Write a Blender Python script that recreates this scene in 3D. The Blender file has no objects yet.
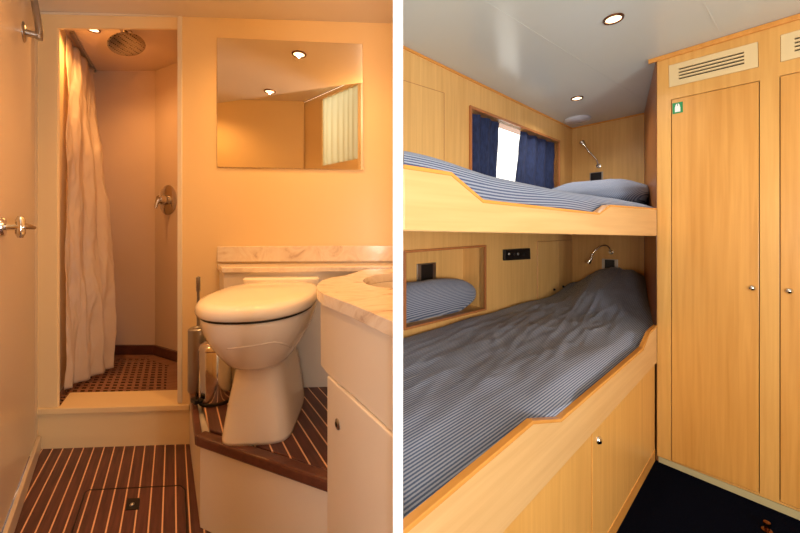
import bpy, bmesh, math, random
from mathutils import Vector, Matrix, noise
random.seed(7)
S = bpy.context.scene
C = S.collection
V = Vector
# ------------------------------------------------------------------ camera, world, lights, exposure
F_PX, CX, HY, H = 340.0, 400.0, 229.0, 1.15      # focal length in px, principal column, horizon row, eye height
cam = bpy.data.cameras.new('camera'); camo = bpy.data.objects.new('camera', cam); C.objects.link(camo)
camo.location = (0, 0, H); camo.rotation_euler = (math.radians(90), 0, 0)
cam.sensor_width = 36; cam.lens = F_PX / 800 * 36; cam.shift_y = (HY - 266.5) / 800
cam.clip_start = 0.01; S.camera = camo
S.view_settings.view_transform = 'Standard'; S.view_settings.look = 'None'
S.view_settings.gamma = 1; S.view_settings.exposure = 0.0
w = bpy.data.worlds.new('daylight'); S.world = w; w.use_nodes = True
w.node_tree.nodes['Background'].inputs[0].default_value = (1.0, 0.97, 0.88, 1)
w.node_tree.nodes['Background'].inputs[1].default_value = 2.6
WARM = (1.0, 0.47, 0.14); NEUT = (1.0, 0.95, 0.88)
def lamp(name, kind, loc, power, col, size=0.05, rot=(0, 0, 0), spot=None, sy=None):
    l = bpy.data.lights.new(name, kind); l.energy = power; l.color = col
    if kind == 'AREA':
        l.size = size
        if sy: l.shape = 'RECTANGLE'; l.size_y = sy
    else: l.shadow_soft_size = size
    if spot: l.spot_size = math.radians(spot); l.spot_blend = 0.6
    o = bpy.data.objects.new(name, l); o.location = loc; o.rotation_euler = rot; C.objects.link(o); return o
lamp('bathroom_fill', 'POINT', (-0.10, 0.75, 1.98), 6.5, WARM, 0.06)  # added fill without a fixture, out of the mirror's view, lifts the bathroom ceiling
lamp('cabin_bounce_fill', 'AREA', (1.0, -0.35, 1.25), 17.0, (1, .97, .93), 0.6, rot=(math.radians(180 - 20), 0, 0))  # unseen fill aimed upward, added to brighten the cabin ceiling
lamp('camera_side_fill', 'AREA', (0.0, -0.7, 1.12), 13, (1, 0.97, 0.92), 0.3, rot=(math.radians(90), 0, 0))  # added fill behind the camera, whitens the partition end; no real hall lamp
lamp('cabin_low_fill', 'AREA', (1.25, -0.55, 0.85), 23, (1, 0.97, 0.92), 0.4, rot=(math.radians(92), 0, math.radians(24)))  # unseen low fill added to brighten the space under the upper bunk
lamp('bathroom_entry_fill', 'SPOT', (-1.75, -0.05, 2.40), 22, WARM, 0.05, spot=150)  # added spot with no fixture, brightens the rear walls reflected in the mirror
# ------------------------------------------------------------------ projection helpers
def ray(px, py): return V(((px - CX) / F_PX, 1.0, (HY - py) / F_PX))
EYE = V((0, 0, H))
def at(px, py, y): return EYE + ray(px, py) * y                      # point seen at a pixel at depth y
def on(px, py, p, n):                                                # point seen at a pixel on a plane
    d = ray(px, py); return EYE + d * ((p - EYE).dot(n) / d.dot(n))
def onh(px, py, h):                                                  # ... on the level plane h above the eye
    return EYE + ray(px, py) * (h * F_PX / (HY - py))
Z = V((0, 0, 1))
# ------------------------------------------------------------------ mesh builder
class B:
    def __init__(s): s.bm = bmesh.new()
    def face(s, pts):
        return s.bm.faces.new([s.bm.verts.new(p) for p in pts])
    def prism(s, pts, vec):
        vec = V(vec); a = [s.bm.verts.new(p) for p in pts]; b = [s.bm.verts.new(V(p) + vec) for p in pts]
        n = len(a); s.bm.faces.new(a); s.bm.faces.new(b[::-1])
        for i in range(n): s.bm.faces.new((a[i], b[i], b[(i + 1) % n], a[(i + 1) % n]))
        return s
    def holed(s, outer, holes, vec):
        vec = V(vec); loops = []; edges = []
        for L in [outer] + holes:
            vs = [s.bm.verts.new(p) for p in L]; loops.append(vs)
            for i in range(len(vs)): edges.append(s.bm.edges.new((vs[i], vs[(i + 1) % len(vs)])))
        r = bmesh.ops.triangle_fill(s.bm, use_beauty=True, use_dissolve=False, edges=edges, normal=vec.normalized())
        fs = [f for f in r['geom'] if isinstance(f, bmesh.types.BMFace)]
        mp = {}
        for vs in loops:
            for v in vs: mp[v] = s.bm.verts.new(v.co + vec)
        for f in fs: s.bm.faces.new([mp[v] for v in f.verts][::-1])
        for vs in loops:
            for i in range(len(vs)):
                a, b = vs[i], vs[(i + 1) % len(vs)]; s.bm.faces.new((a, b, mp[b], mp[a]))
        return s
    def box(s, c, ax, ay, az):
        c, ax, ay, az = V(c), V(ax), V(ay), V(az)
        return s.prism([c - ax - ay - az, c + ax - ay - az, c + ax + ay - az, c - ax + ay - az], az * 2)
    def tube(s, path, r, n=10):
        path = [V(p) for p in path]; rr = r if isinstance(r, (list, tuple)) else [r] * len(path)
        rings = []; up = None
        for i, p in enumerate(path):
            t = (path[min(i + 1, len(path) - 1)] - path[max(i - 1, 0)]).normalized()
            if up is None: up = t.orthogonal().normalized()
            up = (up - t * up.dot(t)).normalized(); sd = t.cross(up)
            rings.append([s.bm.verts.new(p + (up * math.cos(k * 2 * math.pi / n) + sd * math.sin(k * 2 * math.pi / n)) * rr[i]) for k in range(n)])
        for a, b in zip(rings, rings[1:]):
            for k in range(n): s.bm.faces.new((a[k], a[(k + 1) % n], b[(k + 1) % n], b[k]))
        s.bm.faces.new(rings[0][::-1]); s.bm.faces.new(rings[-1]); return s
    def lathe(s, prof, o, axis=Z, n=24):
        o = V(o); axis = V(axis).normalized(); u = axis.orthogonal().normalized(); v = axis.cross(u); rings = []
        for r, h in prof:
            if r < 1e-6: rings.append([s.bm.verts.new(o + axis * h)])
            else: rings.append([s.bm.verts.new(o + axis * h + (u * math.cos(k * 2 * math.pi / n) + v * math.sin(k * 2 * math.pi / n)) * r) for k in range(n)])
        for a, b in zip(rings, rings[1:]):
            for k in range(n):
                k2 = (k + 1) % n
                q = [a[k % len(a)], a[k2 % len(a)], b[k2 % len(b)], b[k % len(b)]]
                q = [x for i, x in enumerate(q) if x not in q[:i]]
                if len(q) > 2: s.bm.faces.new(q)
        for rg, fl in ((rings[0], 1), (rings[-1], 0)):
            if len(rg) > 2: s.bm.faces.new(rg[::-1] if fl else rg)
        return s
    def loft(s, rings, caps=True):
        R = [[s.bm.verts.new(p) for p in r] for r in rings]; n = len(R[0])
        for a, b in zip(R, R[1:]):
            for k in range(n): s.bm.faces.new((a[k], a[(k + 1) % n], b[(k + 1) % n], b[k]))
        if caps: s.bm.faces.new(R[0][::-1]); s.bm.faces.new(R[-1])
        return s
    def grid(s, nu, nv, fn):
        g = [[s.bm.verts.new(fn(i / nu, j / nv)) for j in range(nv + 1)] for i in range(nu + 1)]
        for i in range(nu):
            for j in range(nv): s.bm.faces.new((g[i][j], g[i + 1][j], g[i + 1][j + 1], g[i][j + 1]))
        return g
    def clip(s, co, no):                                             # keep the side the normal points to
        r = bmesh.ops.bisect_plane(s.bm, geom=s.bm.verts[:] + s.bm.edges[:] + s.bm.faces[:], plane_co=co, plane_no=no, clear_inner=True)
        e = [x for x in r['geom_cut'] if isinstance(x, bmesh.types.BMEdge)]
        if e: bmesh.ops.holes_fill(s.bm, edges=e, sides=0)
        return s
    def make(s, name, mat, parent=None, smooth=False, bevel=0, flat_angle=None, solid=0):
        bmesh.ops.remove_doubles(s.bm, verts=s.bm.verts[:], dist=1e-6)
        bmesh.ops.recalc_face_normals(s.bm, faces=s.bm.faces[:])
        me = bpy.data.meshes.new(name); s.bm.to_mesh(me); s.bm.free()
        me.materials.append(mat); o = bpy.data.objects.new(name, me); C.objects.link(o)
        if smooth:
            for p in me.polygons: p.use_smooth = True
            if flat_angle: me.set_sharp_from_angle(angle=math.radians(flat_angle))
        if solid:
            m = o.modifiers.new('thickness', 'SOLIDIFY'); m.thickness = solid
        if bevel:
            m = o.modifiers.new('edges', 'BEVEL'); m.width = bevel; m.segments = 2; m.limit_method = 'ANGLE'
        if parent:
            o.parent = parent; o.matrix_parent_inverse = Matrix.Translation(parent.location).inverted()
        return o
def tag(o, label=None, cat=None, group=None, kind=None):
    if label: o['label'] = label
    if cat: o['category'] = cat
    if group: o['group'] = group
    if kind or cat: o['kind'] = kind or 'thing'
    return o
def thing(name, loc, label, cat, group=None):
    o = bpy.data.objects.new(name, None); o.location = loc; o.empty_display_size = 0.05; C.objects.link(o)
    return tag(o, label, cat, group)
def struct(o, label=None, cat=None): return tag(o, label, cat, kind='structure')
# ------------------------------------------------------------------ materials
def lin(r, g, b): return tuple(((c / 255 + 0.055) / 1.055) ** 2.4 if c > 10 else c / 255 / 12.92 for c in (r, g, b)) + (1,)
def mat(name, col, rough=0.5, metal=0.0, **kw):
    m = bpy.data.materials.new(name); m.use_nodes = True; b = m.node_tree.nodes['Principled BSDF']
    b.inputs['Base Color'].default_value = lin(*col); b.inputs['Roughness'].default_value = rough; b.inputs['Metallic'].default_value = metal
    for k, v in kw.items(): b.inputs[k.replace('_', ' ')].default_value = v
    return m
def nodes(m): t = m.node_tree; return t.nodes, t.links, t.nodes['Principled BSDF']
def coords(m, ang=0.0, scale=(1, 1, 1)):
    N, L, _ = nodes(m); tc = N.new('ShaderNodeTexCoord'); a = N.new('ShaderNodeMapping'); b = N.new('ShaderNodeMapping')
    a.inputs['Rotation'].default_value = (0, 0, ang); b.inputs['Scale'].default_value = scale
    L.new(tc.outputs['Object'], a.inputs['Vector']); L.new(a.outputs[0], b.inputs['Vector']); return b.outputs[0]
def ramp(m, fac, stops, interp='LINEAR'):
    N, L, _ = nodes(m); r = N.new('ShaderNodeValToRGB'); r.color_ramp.interpolation = interp
    e = r.color_ramp.elements
    while len(e) < len(stops): e.new(0.5)
    for x, (p, c) in zip(e, stops): x.position = p; x.color = lin(*c)
    L.new(fac, r.inputs[0]); return r.outputs[0]
def math_node(m, op, a, b=None, c=None):
    N, L, _ = nodes(m); n = N.new('ShaderNodeMath'); n.operation = op
    for i, x in enumerate((a, b, c)):
        if x is None: continue
        if isinstance(x, (int, float)): n.inputs[i].default_value = x
        else: L.new(x, n.inputs[i])
    return n.outputs[0]
def noise_tex(m, vec, scale, detail=3, dist=0):
    N, L, _ = nodes(m); n = N.new('ShaderNodeTexNoise'); n.inputs['Scale'].default_value = scale; n.inputs['Detail'].default_value = detail
    n.inputs['Distortion'].default_value = dist; L.new(vec, n.inputs['Vector']); return n.outputs['Fac']
def bump(m, h, strength=0.2, dist=0.01):
    N, L, b = nodes(m); n = N.new('ShaderNodeBump'); n.inputs['Strength'].default_value = strength; n.inputs['Distance'].default_value = dist
    L.new(h, n.inputs['Height']); L.new(n.outputs[0], b.inputs['Normal'])
A1 = math.atan2(F_PX, 780 - CX)                                      # heading of the bunk length
def wood(name, dark, light, along=None, rough=0.32):
    m = mat(name, light, rough); N, L, b = nodes(m)
    sc = (26, 26, 1.0) if along is None else (1.0, 26, 26)
    v = coords(m, 0 if along is None else -along, sc)
    f = noise_tex(m, v, 2.2, 5, 0.4); g = noise_tex(m, coords(m, 0 if along is None else -along, (5, 5, .5) if along is None else (.5, 5, 5)), 1.5, 2)
    mix = math_node(m, 'ADD', math_node(m, 'MULTIPLY', f, 0.7), math_node(m, 'MULTIPLY', g, 0.3))
    L.new(ramp(m, mix, [(0.3, dark), (0.68, light)]), b.inputs['Base Color'])
    return m
M = {}
M['wood'] = wood('beech_veneer', (210, 152, 76), (228, 174, 96))
M['wood_door'] = wood('beech_door_veneer', (204, 142, 64), (223, 163, 84))
M['wood_wall'] = wood('beech_wall_veneer', (212, 162, 94), (230, 184, 114))
M['wood_board'] = wood('beech_board', (208, 162, 104), (226, 184, 126), along=A1)
M['wood_edge'] = wood('oiled_beech_edge', (208, 138, 60), (226, 160, 80), along=A1, rough=0.25)
M['wood_trim'] = wood('cherry_trim', (168, 104, 56), (188, 122, 70))
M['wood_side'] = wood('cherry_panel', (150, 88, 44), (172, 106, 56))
M['plinth'] = mat('plinth_beige', (190, 176, 132), 0.5)
M['vent'] = mat('vent_cream', (226, 200, 150), 0.5)
M['black'] = mat('black_plastic', (16, 16, 18), 0.35)
M['gap'] = mat('dark_recess', (24, 16, 12), 0.8)
M['chrome'] = mat('chrome', (215, 212, 208), 0.12, 1.0)
M['steel'] = mat('brushed_steel', (176, 174, 172), 0.3, 1.0)
M['brass'] = mat('bronze_ring', (128, 84, 56), 0.25, 1.0)
M['green'] = mat('sign_green', (20, 140, 75), 0.4)
M['white'] = mat('sign_white', (240, 240, 238), 0.4)
M['paint'] = mat('bathroom_cream_paint', (236, 212, 166), 0.4)
M['door_paint'] = mat('door_cream_lacquer', (214, 196, 172), 0.3)
M['shower'] = mat('shower_glossy_panel', (226, 204, 184), 0.08)
M['panel'] = mat('cabinet_white_lacquer', (226, 218, 206), 0.4)
M['ceil_left'] = mat('bathroom_ceiling_white', (226, 216, 204), 0.3)
M['ceil'] = mat('cabin_ceiling_white', (200, 204, 198), 0.22)
M['partition'] = mat('partition_white', (255, 255, 255), 0.5)
M['ceramic'] = mat('white_ceramic', (238, 230, 220), 0.08)
M['seat'] = mat('white_seat_plastic', (246, 238, 224), 0.12)
M['mirror'] = mat('mirror_glass', (246, 240, 222), 0.0, 1.0)
M['speaker'] = mat('speaker_grey_cloth', (214, 220, 232), 0.8)
M['rubber'] = mat('dark_seam', (120, 104, 88), 0.6)
def emis(name, col, st):
    m = bpy.data.materials.new(name); m.use_nodes = True; b = m.node_tree.nodes['Principled BSDF']
    b.inputs['Base Color'].default_value = lin(*col); b.inputs['Emission Color'].default_value = lin(*col); b.inputs['Emission Strength'].default_value = st
    return m
M['lens'] = emis('lamp_lens', (255, 232, 186), 3.5)
# navy carpet
m = M['carpet'] = mat('navy_carpet', (22, 26, 38), 0.95); N, L, b = nodes(m)
f = noise_tex(m, coords(m), 260, 2); L.new(ramp(m, f, [(0.35, (7, 8, 13)), (0.7, (17, 19, 30))]), b.inputs['Base Color']); bump(m, f, 0.6, 0.004); b.inputs['Specular IOR Level'].default_value = 0.0
# navy curtain cloth
m = M['navy'] = mat('navy_curtain_cloth', (26, 38, 72), 0.9); N, L, b = nodes(m)
f = noise_tex(m, coords(m, scale=(1, 1, .3)), 90, 2); L.new(ramp(m, f, [(0.3, (24, 34, 66)), (0.7, (38, 52, 92))]), b.inputs['Base Color'])
# marble
m = M['marble'] = mat('cream_marble', (226, 214, 196), 0.15); N, L, b = nodes(m)
f = noise_tex(m, coords(m), 9, 8, 1.6); L.new(ramp(m, f, [(0.28, (176, 152, 134)), (0.38, (222, 208, 190)), (0.5, (234, 224, 210)), (0.64, (224, 210, 194)), (0.75, (234, 226, 214))]), b.inputs['Base Color'])
# teak and holly planks: lines run along the bathroom's depth
def teak(name, period, phase):
    m = mat(name, (96, 46, 34), 0.35); N, L, b = nodes(m)
    tc = N.new('ShaderNodeTexCoord'); sp = N.new('ShaderNodeSeparateXYZ'); L.new(tc.outputs['Object'], sp.inputs[0])
    q = math_node(m, 'MULTIPLY_ADD', sp.outputs['Y'], 0.668, sp.outputs['X'])
    q = math_node(m, 'DIVIDE', math_node(m, 'SUBTRACT', q, phase), period)
    fr = math_node(m, 'FRACT', math_node(m, 'ADD', q, 100.5))
    d = math_node(m, 'ABSOLUTE', math_node(m, 'SUBTRACT', fr, 0.5))
    line = math_node(m, 'LESS_THAN', d, 0.058)
    g = noise_tex(m, coords(m, math.atan(0.668) * -1 + math.pi / 2 * 0, (40, 2.5, 2.5)), 3, 5)
    g2 = noise_tex(m, coords(m), 5, 2)
    base = ramp(m, math_node(m, 'ADD', math_node(m, 'MULTIPLY', g, 0.7), math_node(m, 'MULTIPLY', g2, 0.3)), [(0.3, (66, 38, 36)), (0.7, (106, 64, 58))])
    mx = N.new('ShaderNodeMix'); mx.data_type = 'RGBA'; L.new(line, mx.inputs['Factor']); L.new(base, mx.inputs['A']); mx.inputs['B'].default_value = lin(228, 184, 146)
    L.new(mx.outputs['Result'], b.inputs['Base Color']); return m
M['teak'] = teak('teak_holly_floor', 0.0445, 0.0104)
M['teak_step'] = teak('teak_holly_step', 0.0441, 0.118)
M['teak_plain'] = wood('teak_plain', (78, 46, 38), (108, 66, 54), along=0.4)
M['grate'] = wood('teak_grate', (136, 94, 72), (166, 120, 96), along=0.4, rough=0.5)
# striped bedding
def striped(name, n, dark, light, period):
    m = mat(name, dark, 0.9); N, L, b = nodes(m)
    tc = N.new('ShaderNodeTexCoord'); sp = N.new('ShaderNodeVectorMath'); sp.operation = 'DOT_PRODUCT'
    L.new(tc.outputs['Object'], sp.inputs[0]); sp.inputs[1].default_value = n
    fr = math_node(m, 'FRACT', math_node(m, 'ADD', math_node(m, 'DIVIDE', sp.outputs['Value'], period), 100.0))
    tri = math_node(m, 'ABSOLUTE', math_node(m, 'SUBTRACT', fr, 0.5))
    wv = noise_tex(m, coords(m), 300, 2)
    f = math_node(m, 'ADD', math_node(m, 'MULTIPLY', tri, 2.0), math_node(m, 'MULTIPLY', math_node(m, 'SUBTRACT', wv, 0.5), 0.35))
    L.new(ramp(m, f, [(0.40, dark), (0.62, light)]), b.inputs['Base Color'])
    b.inputs['Sheen Weight'].default_value = 0.1; b.inputs['Specular IOR Level'].default_value = 0.1
    return m
# ================================================================== BATHROOM
HL = -0.958                       # bathroom floor below the eye
WB = V((-1.566, 1.48, H)); WDIR = V((1, 0.055, 0)).normalized(); WN = V((WDIR.y, -WDIR.x, 0))   # back wall, normal into the room
D = V((-0.668, 1, 0)); DU = D.normalized()
XL, XR = -0.0103, 0.0044          # the two faces of the partition
def wb(px, py, off=0.0): return on(px, py, WB + WN * off, WN)
def wbx(x, h, off=0.0): p = WB + WDIR * ((x - WB.x) / WDIR.x) + WN * off; return V((p.x, p.y, H + h))
CL = 0.945
# mirror plane helper: point of a plane seen by way of the mirror
def mir(px, py, p, n):
    d = ray(px, py).normalized(); o = wb(px, py, 0.008); r = d - 2 * d.dot(WN) * WN
    return o + r * ((p - o).dot(n) / r.dot(n))
# floor
b = B(); b.prism([V(q + (H + HL,)) for q in ((-2.2, 1.52), (-2.2, -0.58), (-0.80, -0.54), (-0.20, 0.11), (-0.08, -0.06), (XL, -0.06), (XL, 1.62), (-0.9, 1.62))], (0, 0, -0.18))
struct(b.make('floor_bathroom', M['teak']), 'teak planked bathroom floor with pale holly lines', 'floor')
# lower ceiling and raised ceiling
b = B(); b.prism([V(q + (H + CL,)) for q in ((-2.2, 1.5), (-2.2, 0.0), (-1.45, 0.33), (-0.38, 0.81), (XL, 0.97), (XL, 1.62))], (0, 0, 0.36))
struct(b.make('ceiling_bathroom', M['ceil_left']), 'white ceiling over toilet and mirror', 'ceiling')
b = B(); b.prism([V(q + (H + 1.31,)) for q in ((-2.2, 1.0), (-2.2, -0.56), (-0.79, -0.52), (-0.20, 0.13), (-0.08, -0.06), (XL, -0.06), (XL, 1.1))], (0, 0, 0.04))
struct(b.make('ceiling_bathroom_entry', M['ceil_left']), 'raised white ceiling seen in the mirror', 'ceiling')
# back wall with the shower opening, a riser under it
ol, orr = 57, 178
hole = [wb(ol, 28), wb(orr, 28.5), wb(orr, 408), wb(ol, 409)]
outer = [wbx(-1.62, HL), wbx(XL, HL), wbx(XL, CL), wbx(-1.62, CL)]
b = B(); b.holed(outer, [hole], -WN * 0.012)
struct(b.make('wall_back', M['paint']), 'cream bathroom back wall with shower opening', 'wall')
# shower recess
SH, SC, SY = -0.79, 1.0, 2.15
p0 = wb(40.5, 300); p0.z = 0; pj = wb(ol, 300); p1 = wb(orr, 300); p1.z = 0
back_l = p0 + D * (SY - p0.y); back_r = at(155, 300, SY); back_r.z = 0; diag = at(182, 300, 2.02); diag.z = 0
def wall(a, c, z0, z1, th, name, mt, label):
    a, c = V(a), V(c); nrm = (c - a).cross(Z).normalized() * th
    bb = B(); bb.prism([V((a.x, a.y, z0)), V((c.x, c.y, z0)), V((c.x, c.y, z1)), V((a.x, a.y, z1))], nrm)
    return struct(bb.make(name, mt), label, 'wall')
zb, zt = H + SH - 0.05, H + SC
sl0 = p0 - WN * 0.0121
wall(back_l, sl0, zb, zt, -0.02, 'wall_shower_left', M['paint'], 'cream side wall of shower behind curtain')
wall(back_l, back_r, zb, zt, -0.02, 'wall_shower_back', M['shower'], 'glossy back wall of shower')
wall(back_r, diag, zb, zt, -0.02, 'wall_shower_corner', M['shower'], 'slanted glossy shower wall behind round valve')
wall(diag, p1 - WN * 0.0121, zb, zt, -0.02, 'wall_shower_right', M['shower'], 'right side wall of shower')
sp = [sl0, back_l, back_r, diag, p1 - WN * 0.0121]
b = B(); b.prism([V((q.x, q.y, zt)) for q in sp], (0, 0, 0.03)); struct(b.make('ceiling_shower', M['shower']), 'pale ceiling panel of shower', 'ceiling')
b = B(); b.prism([V((q.x, q.y, zb)) for q in sp], (0, 0, -0.03)); struct(b.make('floor_shower', M['gap']), 'dark shower tray under the grating', 'floor')
# dark teak skirting in the shower
for k, (a, c) in enumerate(((back_l, back_r), (back_r, diag), (diag, p1 - WN * 0.05))):
    a, c = V(a), V(c); inn = -(c - a).cross(Z).normalized() * -0.014
    b = B(); b.prism([V((a.x, a.y, H + SH)), V((c.x, c.y, H + SH)), V((c.x, c.y, H + SH + 0.058)), V((a.x, a.y, H + SH + 0.058))], inn)
    struct(b.make('baseboard_shower_%s' % ('back', 'corner', 'right')[k], M['teak_plain']), 'dark teak skirting of shower, %s side' % ('rear', 'slanted', 'right')[k], 'skirting')
# grating
b = B(); gz = H + SH
cpts = [sl0 + V((0.02, 0.0, 0)), back_l + V((0.02, -0.02, 0)), back_r + V((0, -0.02, 0)), diag + V((-0.015, -0.015, 0)), p1 - WN * 0.036 + V((-0.02, 0, 0))]
cen = sum(cpts, V()) / 5
gper = 0.037
for i in range(-22, 23):
    q = cen + V((1, 0, 0)) * (i * gper); b.box(V((q.x, q.y, gz - 0.0016)), V((0.0075, 0, 0)), DU * 0.7, Z * 0.0016)
for i in range(-14, 15):
    q = cen + DU * (i * gper); b.box(V((q.x, q.y, gz - 0.0018)), V((0.9, 0, 0)), DU * 0.009, Z * 0.0014)
for a, c in zip(cpts, cpts[1:] + cpts[:1]):
    inn = (cen - (a + c) / 2); nn = (c - a).cross(Z).normalized(); nn = nn if nn.dot(inn) > 0 else -nn
    b.clip(a, nn)
gr = thing('shower_grating', V((cen.x, cen.y, gz - 0.016)), 'dark teak lattice grating on the shower floor', 'grating')
b.make('lattice', M['grate'], gr)
b = B()
for i, (a, c) in enumerate(zip(cpts, cpts[1:] + cpts[:1])):
    t = (c - a).normalized(); nn = t.cross(Z); nn = nn if nn.dot(cen - a) > 0 else -nn
    wd = 0.05 if i in (1, 2, 3) else 0.02
    b.prism([V((q.x, q.y, gz - 0.016 )) for q in (a, c, c + nn * wd - t * wd * .5, a + nn * wd + t * wd * .5)], (0, 0, 0.0175))
b.make('border', M['grate'], gr)
# sill
b = B(); f0, f1 = wbx(-1.585, -0.778, 0.012), wb(188.5, 404, 0.012); f1.z = f0.z
g0, g1 = f0 - WN * 0.16, f1 - WN * 0.16
b.prism([f0, f1, V((p1.x + 0.05, 0, 0)) * 0 + f1 - WN * 0.012, V((p1.x, p1.y, f0.z)), V((p1.x, p1.y, f0.z)) - WN * 0.14, V((pj.x, pj.y, f0.z)) + D * 0.135 + V((0.015, 0, 0)), V((pj.x, pj.y, f0.z)) - WN * 0.0125, V((pj.x, pj.y, f0.z)), f0 - WN * 0.012], (0, 0, -0.025))
struct(b.make('trim_shower_sill', M['paint'], bevel=0.003), 'cream raised sill across the shower opening', 'sill')
# opening trim post
b = B(); b.prism([wb(178, 16), wb(182.5, 16), wb(182.5, 403), wb(178, 402)], WN * 0.006)
struct(b.make('trim_shower_post', M['panel'], bevel=0.002), 'pale edge strip right of shower opening', 'trim')
b = B(); b.prism([wb(39, 12.5), wb(178, 15.5), wb(178, 17.5), wb(39, 14.2)], WN * 0.005)
struct(b.make('trim_shower_head', M['panel']), 'thin strip above shower opening', 'trim')
# open door leaf at the left
PA, PB = V((-1.566, 1.467, 0)), V((-1.23, 1.07, 0)); DT = (PB - PA).normalized(); DN = V((-DT.y, DT.x, 0)); DN = DN if DN.x > 0 else -DN
def dp(px, py, off=0.0): return on(px, py, V((PA.x, PA.y, H)) + DN * off, DN)
e1 = PA + DT * 0.69
door = B(); s0 = PA + DT * 0.035
door.prism([V((s0.x, s0.y, H + HL + 0.07)), V((e1.x, e1.y, H + HL + 0.07)), V((e1.x, e1.y, H + CL - 0.01)), V((s0.x, s0.y, H + CL - 0.01))], -DN * 0.04)
door = struct(door.make('door_1', M['door_paint'], bevel=0.003), 'cream lacquered door at the left edge with chrome lever', 'door')
b = B(); s2 = PA - DT * 0.03
b.prism([V((s2.x, s2.y, H + HL)), V((s0.x, s0.y, H + HL)) - DT * .006, V((s0.x, s0.y, H + CL)) - DT * .006, V((s2.x, s2.y, H + CL))], -DN * 0.04)
struct(b.make('trim_door_jamb', M['door_paint']), 'cream door jamb beside the shower', 'trim')
b = B(); q0, q1 = PA - DT * 0.0, e1
b.prism([V((q0.x, q0.y, H + HL)), V((q1.x, q1.y, H + HL)), V((q1.x, q1.y, H + HL + 0.062)), V((q0.x, q0.y, H + HL + 0.062))], DN * 0.012)
struct(b.make('baseboard_left', M['door_paint'], bevel=0.002), 'low cream skirting under the door', 'skirting')
# lever handle, child of the door
hp = dp(1, 227)
h = B(); h.lathe([(0.0, 0.008), (0.026, 0.008), (0.028, 0.003), (0.028, 0)], hp + DN * 0.0002, DN, 20); h.tube([hp, hp + DN * 0.042], 0.010)
ho = h.make('door_handle', M['chrome'], None, True, flat_angle=40); ho.parent = door; ho['label'] = 'chrome lever handle'
h = B(); k0 = hp + DN * 0.038
h.lathe([(0.0, 0.012), (0.008, 0.010), (0.011, 0), (0.010, -0.010), (0.0, -0.012)], k0, DN, 16); h.tube([k0 + Z * .032, k0 + Z * .02, k0 - Z * .02, k0 - Z * .032], [.006, .011, .011, .006], 12)
h.tube([k0 + Z * 0.004, k0 + DN * .012 - DT * 0.02 + Z * .002, k0 + DN * .022 - DT * 0.048 - Z * 0.002], [0.011, 0.010, 0.006])
lv = h.make('lever', M['chrome'], None, True, flat_angle=50); lv.parent = ho
# door stay at the top of the door
dq = dp(23.5, 32)
t = thing('door_stay', dq, 'chrome door stay with bent arm near the top of left door', 'door stay')
b = B(); b.lathe([(0, .006), (.03, .006), (.036, .002), (.036, 0)], dq, DN, 20); b.make('base_plate', M['steel'], t, True, flat_angle=40)
a1 = dq + DN * 0.044
b = B(); b.tube([dq, a1], 0.012); b.make('post', M['steel'], t, True, flat_angle=50)
top = at(31.5, -8, a1.y + .02); top = onh(31.0, 229 - (CL - .002) * F_PX / (a1.y + .02), CL - .002)
b = B(); b.tube([a1 - DN * 0.006 - Z * 0.012, a1 - DN * .004 + Z * .02, top], [0.012, 0.011, 0.010]); b.make('arm', M['steel'], t, True, flat_angle=50)
# rest of the bathroom shell, seen only by way of the mirror
LR = 1.31
def shell(a, c, name, mt, label, z0=H + HL, z1=H + LR): return wall(V(a + (0,)), V(c + (0,)), z0, z1, 0.03, name, mt, label)
e = e1 - DN * 0.02
shell((-2.15, 0.93), (e.x, e.y), 'wall_left', M['paint'], 'cream wall beside the door')
shell((-2.15, -0.55), (-2.15, 0.95), 'wall_left_entry', M['paint'], 'cream side wall seen in the mirror')
shell((-0.77, -0.50), (-2.15, -0.55), 'wall_rear_bathroom', M['paint'], 'cream rear wall seen in the mirror')
wa, wc = V((-0.77, -0.50, H)), V((-0.185, 0.14, H)); wt = (wc - wa).normalized(); wn = V((wt.y, -wt.x, 0)); wn = wn if wn.x < 0 else -wn
wq = [mir(322, 109, wa, wn), mir(361, 82, wa, wn), mir(361, 156, wa, wn), mir(322, 166, wa, wn)]
sa = sum((q - wa).dot(wt) for q in (wq[0], wq[3])) / 2; sb = sum((q - wa).dot(wt) for q in (wq[1], wq[2])) / 2
za, zc = min(wq[2].z, wq[3].z), max(wq[0].z, wq[1].z)
def ww(s, z, off=0): q = wa + wt * s + wn * off; return V((q.x, q.y, z))
wl = (wc - wa).length
sb = min(sb, wl - 0.02); zc = min(zc, H + LR - 0.04)
b = B(); b.holed([ww(0, H + HL), ww(wl, H + HL), ww(wl, H + LR), ww(0, H + LR)], [[ww(sa, za), ww(sb, za), ww(sb, zc), ww(sa, zc)]], -wn * 0.03)
struct(b.make('wall_window_bathroom', M['paint']), 'cream wall with sheer curtained window seen in the mirror', 'wall')
b = B(); b.grid(60, 1, lambda u, v: ww(sa - .01 + (sb - sa + .02) * u, za - .01 + (zc - za + .02) * v, -0.015 + 0.006 * math.sin(u * 46 + math.sin(u * 9))))
m = M['sheer'] = bpy.data.materials.new('sheer_curtain'); m.use_nodes = True
nt = m.node_tree; nt.nodes.clear(); o_ = nt.nodes.new('ShaderNodeOutputMaterial'); tr = nt.nodes.new('ShaderNodeBsdfTranslucent'); tr.inputs[0].default_value = (0.75, 0.70, 0.58, 1); nt.links.new(tr.outputs[0], o_.inputs[0])
tag(b.make('window_curtain', m, None, True, solid=0.001), 'cream sheer curtain over bright window reflected in the mirror', 'curtain')
shell((-0.185, 0.14), (-0.08, -0.06), 'wall_entry', M['paint'], 'cream wall end beside the camera')
shell((-0.08, -0.06), (-0.08, -0.95), 'wall_entry_side', M['paint'], 'cream wall of the bathroom entry')
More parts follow.
